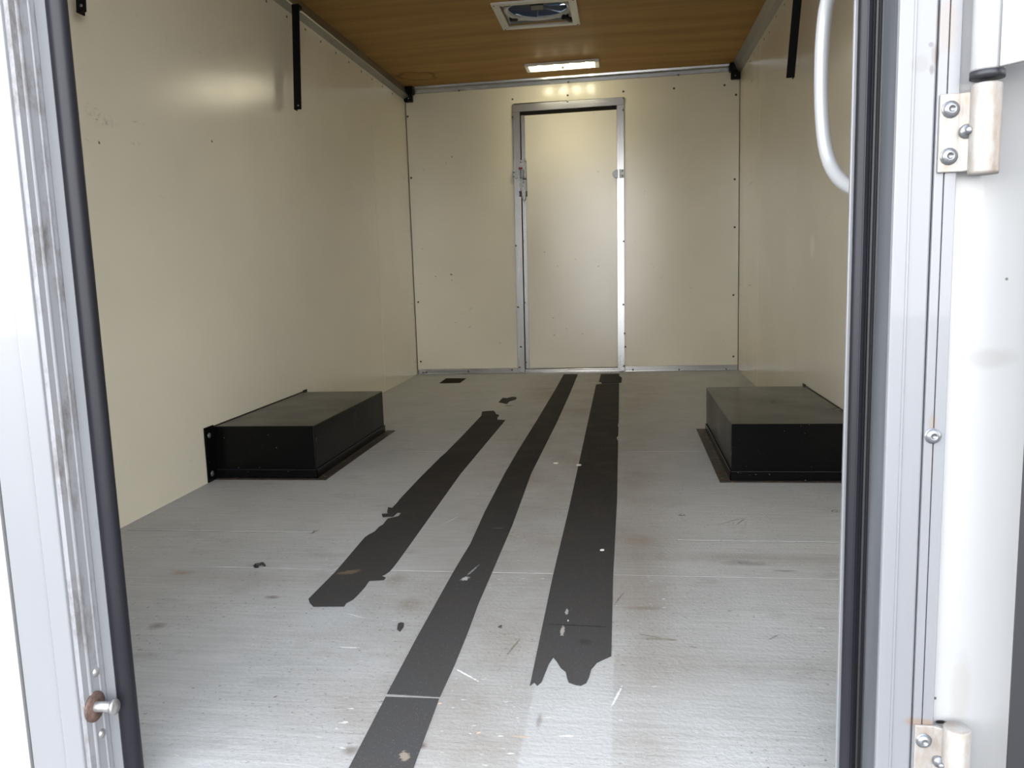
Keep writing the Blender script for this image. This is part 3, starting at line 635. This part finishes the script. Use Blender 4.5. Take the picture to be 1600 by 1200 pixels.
def on_y(px, py, y): return hit(px, py, 1, y)
t1 = on_y(461.5, 12, 3.30); b1_ = on_y(465, 171, 3.27)
bar(t1, b1_, .031, 'black steel bar hanging from the left cove, the far one of two')
t2 = on_y(122, -95, 1.95); b2_ = on_y(126.5, 19, 1.93)
bar(t2, b2_, .026, 'black bar on the left wall at the top edge, nearest the doorway')
t3 = on_y(1251, -55, 3.24); b3_ = on_y(1235, 121.5, 3.36)
bar(t3, b3_, .031, 'black steel bar hanging from the right cove', -1)

# ------------------------------------------------------------------ ceiling vent
zv = zc((VX0+VX1)/2)
ve = empty('roof_vent', ((VX0+VX1)/2, (VY0+VY1)/2, zv)); tag(ve, 'square white ceiling vent with round smoky blue lid', 'vent')
V = MB()
fx = .034
for a in ((VX0, VX0+fx, VY0, VY1), (VX1-fx, VX1, VY0, VY1), (VX0+fx, VX1-fx, VY0, VY0+fx), (VX0+fx, VX1-fx, VY1-fx, VY1)): V.box(a[0], a[1], a[2], a[3], zv-.010, zv-.0005)
V.build('vent_flange', 'vent_white', ve, .002, 2)
V = MB()
ix0, ix1, iy0, iy1 = VX0+fx, VX1-fx, VY0+fx, VY1-fx
for a in ((ix0-.003, ix0, iy0, iy1), (ix1, ix1+.003, iy0, iy1), (ix0, ix1, iy0-.003, iy0), (ix0, ix1, iy1, iy1+.003)): V.box(a[0], a[1], a[2], a[3], zv-.004, zv+.075)
V.build('vent_shaft', 'vent_white', ve)
cx, cy = (VX0+VX1)/2+.003, (VY0+VY1)/2-.045; ra = .135; N = 48
cy = (VY0+VY1)/2-.012
def ringplate(r, z, x0, x1, y0, y1, h):
    b = MB(); inn = []; out = []
    for k in range(N):
        a = 2*math.pi*k/N; c, s = math.cos(a), math.sin(a)
        inn.append((cx+r*c, cy+r*s))
        tt = min((x1-cx if c > 0 else cx-x0)/max(abs(c), 1e-6), (y1-cy if s > 0 else cy-y0)/max(abs(s), 1e-6)); out.append((cx+tt*c, cy+tt*s))
    v = [(x, y, z) for x, y in inn]+[(x, y, z) for x, y in out]+[(x, y, z+h) for x, y in inn]+[(x, y, z+h) for x, y in out]
    f = []
    for k in range(N):
        n = (k+1) % N
        f += [(k, n, N+n, N+k), (2*N+k, 3*N+k, 3*N+n, 2*N+n), (k, 2*N+k, 2*N+n, n)]
    return b.add(v, f)
ringplate(ra+.004, zv+.016, ix0, ix1, iy0, iy1, .004).build('vent_screen', 'vent_white', ve)
MB().lathe((cx, cy, zv+.016), (0, 0, -1), [(ra, -.005), (ra, .004), (ra+.004, .009), (ra+.016, .010), (ra+.022, .004), (ra+.022, 0)], 48).build('fan_ring', 'vent_white', ve)
for kx, ky in ((-.121, -.125), (-.123, .105), (.122, -.125)):
    MB().lathe((cx+kx, cy+ky, zv+.016), (0, 0, -1), [(.021, 0), (.021, .010), (.016, .018), (.0001, .018)], 8).build('knob', 'knob', ve)
MB().tube([(cx+.122, cy+.112, zv+.016), (cx+.122, cy+.112, zv-.004)], .010, 10).tube([(cx+.110, cy+.085, zv-.004), (cx+.140, cy+.13, zv-.006)], .012, 10).build('crank', 'knob', ve)
MB().box(cx-.03, cx+.03, cy-.05, cy+.02, zv+.014, zv+.04).box(cx-ra, cx+ra, cy-.02, cy-.008, zv+.034, zv+.044).build('fan_motor', 'knob', ve, .004, 2)
for k in range(7):
    a = 2*math.pi*k/7+.4; c, s_ = math.cos(a), math.sin(a)
    p = [Vector((cx+c*r-s_*w, cy+s_*r+c*w, zv+.022+w*.06)) for r, w in ((.025, -.014), (.118, -.064), (.137, -.01), (.128, .047), (.03, .012))]
    MB().prism(p, (0, 0, .0015)).build('fan_blade', 'blade', ve)
lz = zv+.078
MB().lathe((cx, cy, lz), (0, 0, 1), [(.0001, .03), (.08, .027), (.14, .012), (.172, 0), (.172, -.01), (.169, -.01), (.169, -.002), (.138, .009), (.08, .024), (.0001, .027)], 40).build('vent_lid', 'lid', ve)
for x in (VX0+.012, VX1-.012):
    for y in (VY0+.02, VY1-.012): screw(ve, (x, y, zv-.010), (0, 0, -1), .0045, 'screw')

# ------------------------------------------------------------------ lit ceiling lamp
lx0, lx1, ly0, ly1 = .797, 1.216, 4.775, 4.930; zl = zc(1.0)
def lw(x, y, z): return (x, y, z+.0089*(x-1.0))
la = empty('ceiling_lamp', ((lx0+lx1)/2, (ly0+ly1)/2, zl)); tag(la, 'lit rectangular strip lamp on the ceiling before the far wall', 'lamp')
MB().box(lx0, lx1, ly0, ly0+.014, zl-.014, zl).box(lx0, lx1, ly1-.010, ly1, zl-.014, zl).box(lx0, lx0+.022, ly0+.014, ly1-.010, zl-.014, zl).box(lx1-.026, lx1, ly0+.014, ly1-.010, zl-.014, zl).build('lamp_housing', 'vent_white', la, .002, 1, lw)
MB().box(lx0+.022, lx1-.026, ly0+.014, ly1-.010, zl-.008, zl).build('lamp_lens', 'lens', la, 0, 1, lw)
for x in (.877, .968, 1.058, 1.147):
    sd = bpy.data.lights.new('led_light', 'POINT'); sd.energy = LED_W; sd.color = LC; sd.shadow_soft_size = .008
    so = bpy.data.objects.new('led_light', sd); COL.objects.link(so); so.location = (x, (ly0+ly1)/2, zl-.018+.0089*(x-1)); so.parent = la; so.location -= Vector(WL[la.name])
    sd = bpy.data.lights.new('led_beam', 'SPOT'); sd.energy = BEAM_W; sd.color = LC; sd.spot_size = 2.1; sd.spot_blend = 1; sd.shadow_soft_size = .012
    sb = bpy.data.objects.new('led_beam', sd); COL.objects.link(sb); sb.parent = la; sb.location = so.location
    MB().box(x-.008, x+.008, ly0+.03, ly1-.03, zl-.0115, zl-.0083).build('led_strip', 'led', la, 0, 1, lw)
MB().box(1.001, 1.013, 4.865, 4.878, zl-.016, zl-.008).build('switch', 'knob', la, .002, 1)

# ------------------------------------------------------------------ grip tape on the floor
def flat(name, pts, mat, label, cat, group=None, h=.0012, z=.0003, parent=None):
    p = [hit(x, y, 2, z) for x, y in pts]
    if parent is None: c = sum(p, Vector())/len(p)
    b = MB().prism(p, (0, 0, h))
    o = b.build(name, mat, parent, origin=None if parent else (c.x, c.y, 0))
    me = o.data; bm = bmesh.new(); bm.from_mesh(me); bmesh.ops.recalc_face_normals(bm, faces=bm.faces)
    bmesh.ops.triangulate(bm, faces=[f for f in bm.faces if len(f.verts) > 4]); bm.to_mesh(me); bm.free()
    if label: tag(o, label, cat, group)
    return o
TG = 'black grip tape strips on the floor'
flat('tape_strip', [(482, 936.5), (484, 942), (490, 948.5), (538, 948), (541, 943), (552, 937), (561, 928), (570, 918), (577, 908), (590, 907.4), (600, 906.6), (602.5, 903), (598, 901), (596, 900.6), (602, 898), (609, 893), (615, 886), (622, 877), (630, 866), (650, 838), (677, 800), (720, 740), (755, 698), (789.6, 656.7), (777, 655.8), (777.7, 651.6), (780, 649.8), (778.5, 648), (775.4, 647.5), (774, 645), (771.7, 642), (760.7, 642.5), (753.4, 643.4), (752, 649.8), (724, 679.6), (695, 709), (689, 714), (655, 748), (625, 780), (620, 786.5), (612, 794.5), (613, 801), (621, 801), (626.8, 801.6), (622.5, 807), (615, 808.7), (605.5, 811), (601.5, 816), (598.5, 820), (592, 824), (586, 830.5), (580, 834), (577.5, 835), (570, 840), (525, 893)], 'tape', 'left black tape strip, torn ragged at both ends', 'tape', TG)
flat('tape_strip', [(604.6, 1084.8), (687, 1089.7), (710, 1040), (730, 991), (747, 945), (772, 887), (800, 822), (830, 740), (850, 700), (870, 660), (890, 616), (903, 584.8), (881, 584.8), (867, 610), (840, 655), (807.5, 707.5), (788.7, 740), (757.5, 800), (735, 850), (709, 893), (650, 999), (631, 1035)], 'tape', 'long middle black tape strip running to the far door', 'tape', TG)
flat('tape_strip', [(602.7, 1089.5), (685.8, 1092.5), (652, 1183), (627, 1255), (512, 1255), (545.5, 1200)], 'tape', 'short near tape piece at the bottom edge, below the joint', 'tape', TG)
flat('tape_strip', [(828, 1072), (835, 1066.5), (839.4, 1072), (846, 1066), (850, 1056), (857.5, 1037.5), (864.4, 1027.5), (870, 1034), (876, 1044), (883.8, 1050), (886, 1060), (888.8, 1067), (900, 1071), (907.5, 1072), (916, 1067.5), (920, 1059), (923.8, 1046), (932.5, 1036), (945, 1030), (955, 1025.6), (958, 900), (964, 782), (965.8, 690), (963, 684), (965.8, 681), (966.3, 668), (965, 665), (966.6, 660), (967.3, 600), (967.3, 598.7), (941, 600), (931.3, 601), (912, 690), (889, 795), (864, 900), (846, 986)], 'tape', 'right black tape strip with a jagged two-pointed near end', 'tape', TG)
o = flat('tape_piece', [(939, 585.4), (967.7, 584.9), (966.7, 587.7), (970.7, 590.3), (971.7, 591), (971, 597.6), (967, 598), (940, 599.3), (939.3, 597), (936, 596.7)], 'tape', 'short curled tape piece under the right stile of the far door', 'tape', TG, .004, .0008)
# lifted flap torn out of the left strip
fp = [(612, 794.5, .002), (606.5, 793, .006), (605, 800.5, .006), (607, 803, .003), (596.5, 803.2, .004), (598, 807.8, .003), (608, 807.2, .002), (614, 807.5, .002), (621.5, 800.8, .002), (618, 795, .002)]
ts = [o_ for o_ in COL.objects if o_.name == 'tape_strip'][0]
MB().prism([hit(x, y, 2, z) for x, y, z in fp], (0, 0, .0012)).build('torn_flap', 'tape', ts)
SG = 'torn tape scraps on the floor'
flat('tape_scrap', [(779, 628.7), (782, 625.5), (785.4, 621.8), (792, 622.3), (800, 620.3), (806, 620.6), (807.5, 622), (805.6, 624.6), (796, 627.3), (792.3, 631.5)], 'tape', 'torn black scrap beyond the far end of the left tape', 'scrap', SG)
flat('tape_scrap', [(622, 976.5), (626.2, 974.5), (631.2, 975.5), (630.5, 980), (625, 987.5), (620.5, 984)], 'tape', 'small dark scrap on the floor between left and middle tape', 'scrap', SG, .003)
flat('tape_scrap', [(778.5, 981), (783.8, 978.5), (784, 981.8)], 'tape', 'tiny black chip between middle and right tape near the door', 'scrap', SG, .003)
flat('floor_patch', [(686.4, 599), (719, 598.4), (728.6, 591.3), (697, 591.3)], 'patch', 'dark brown square patch on the floor by the far wall', 'patch')
# litter
cp = [hit(360+x/10.9, 850+y/10.9, 2, .003) for x, y in ((480, 385), (430, 388), (408, 372), (425, 352), (470, 348), (505, 345), (530, 328), (560, 330), (582, 365))]
cl = MB().tube(cp, .0028, 8).build('bent_clip', 'knob', origin=(cp[0].x, cp[0].y, 0)); tag(cl, 'small bent black clip lying on the left floor', 'clip')
def washer(px, py, r, label, mat='zinc', nm='washer'):
    p = hit(px, py, 2, .0003)
    o = MB().lathe(p, (0, 0, 1), [(r*.42, 0), (r, 0), (r, .0018), (r*.9, .0024), (r*.5, .0024), (r*.42, .0018), (r*.42, 0)], 20).build(nm, mat, origin=(p.x, p.y, 0)); tag(o, label, 'washer', 'small washers on the right floor'); return o
washer(1065.5, 805.5, .0085, 'small silver washer lying alone on the right floor')
washer(1304, 799, .0075, 'small flat washer on the floor beside the right door frame')
def bit(px, py, rx, ry, label, h=.0022, z=.0004, nm='litter_bit'):
    p = hit(px, py, 2, z); n = 7
    o = MB().prism([p+Vector((rx*math.cos(k*6.283/n)*random.uniform(.75, 1.1), ry*math.sin(k*6.283/n)*random.uniform(.75, 1.1), 0)) for k in range(n)], (0, 0, h)).build(nm, 'paper', None, .0005, 1, origin=(p.x, p.y, 0)); tag(o, label, 'litter', 'pale bits of litter on the floor'); return o
bit(904, 727, .011, .012, 'pale bit at the left edge of the right tape', z=.0016)
bit(869, 724, .010, .008, 'pale bit between middle and right tape')
bit(941, 860, .006, .006, 'tiny pale bit on the right tape', z=.0016)
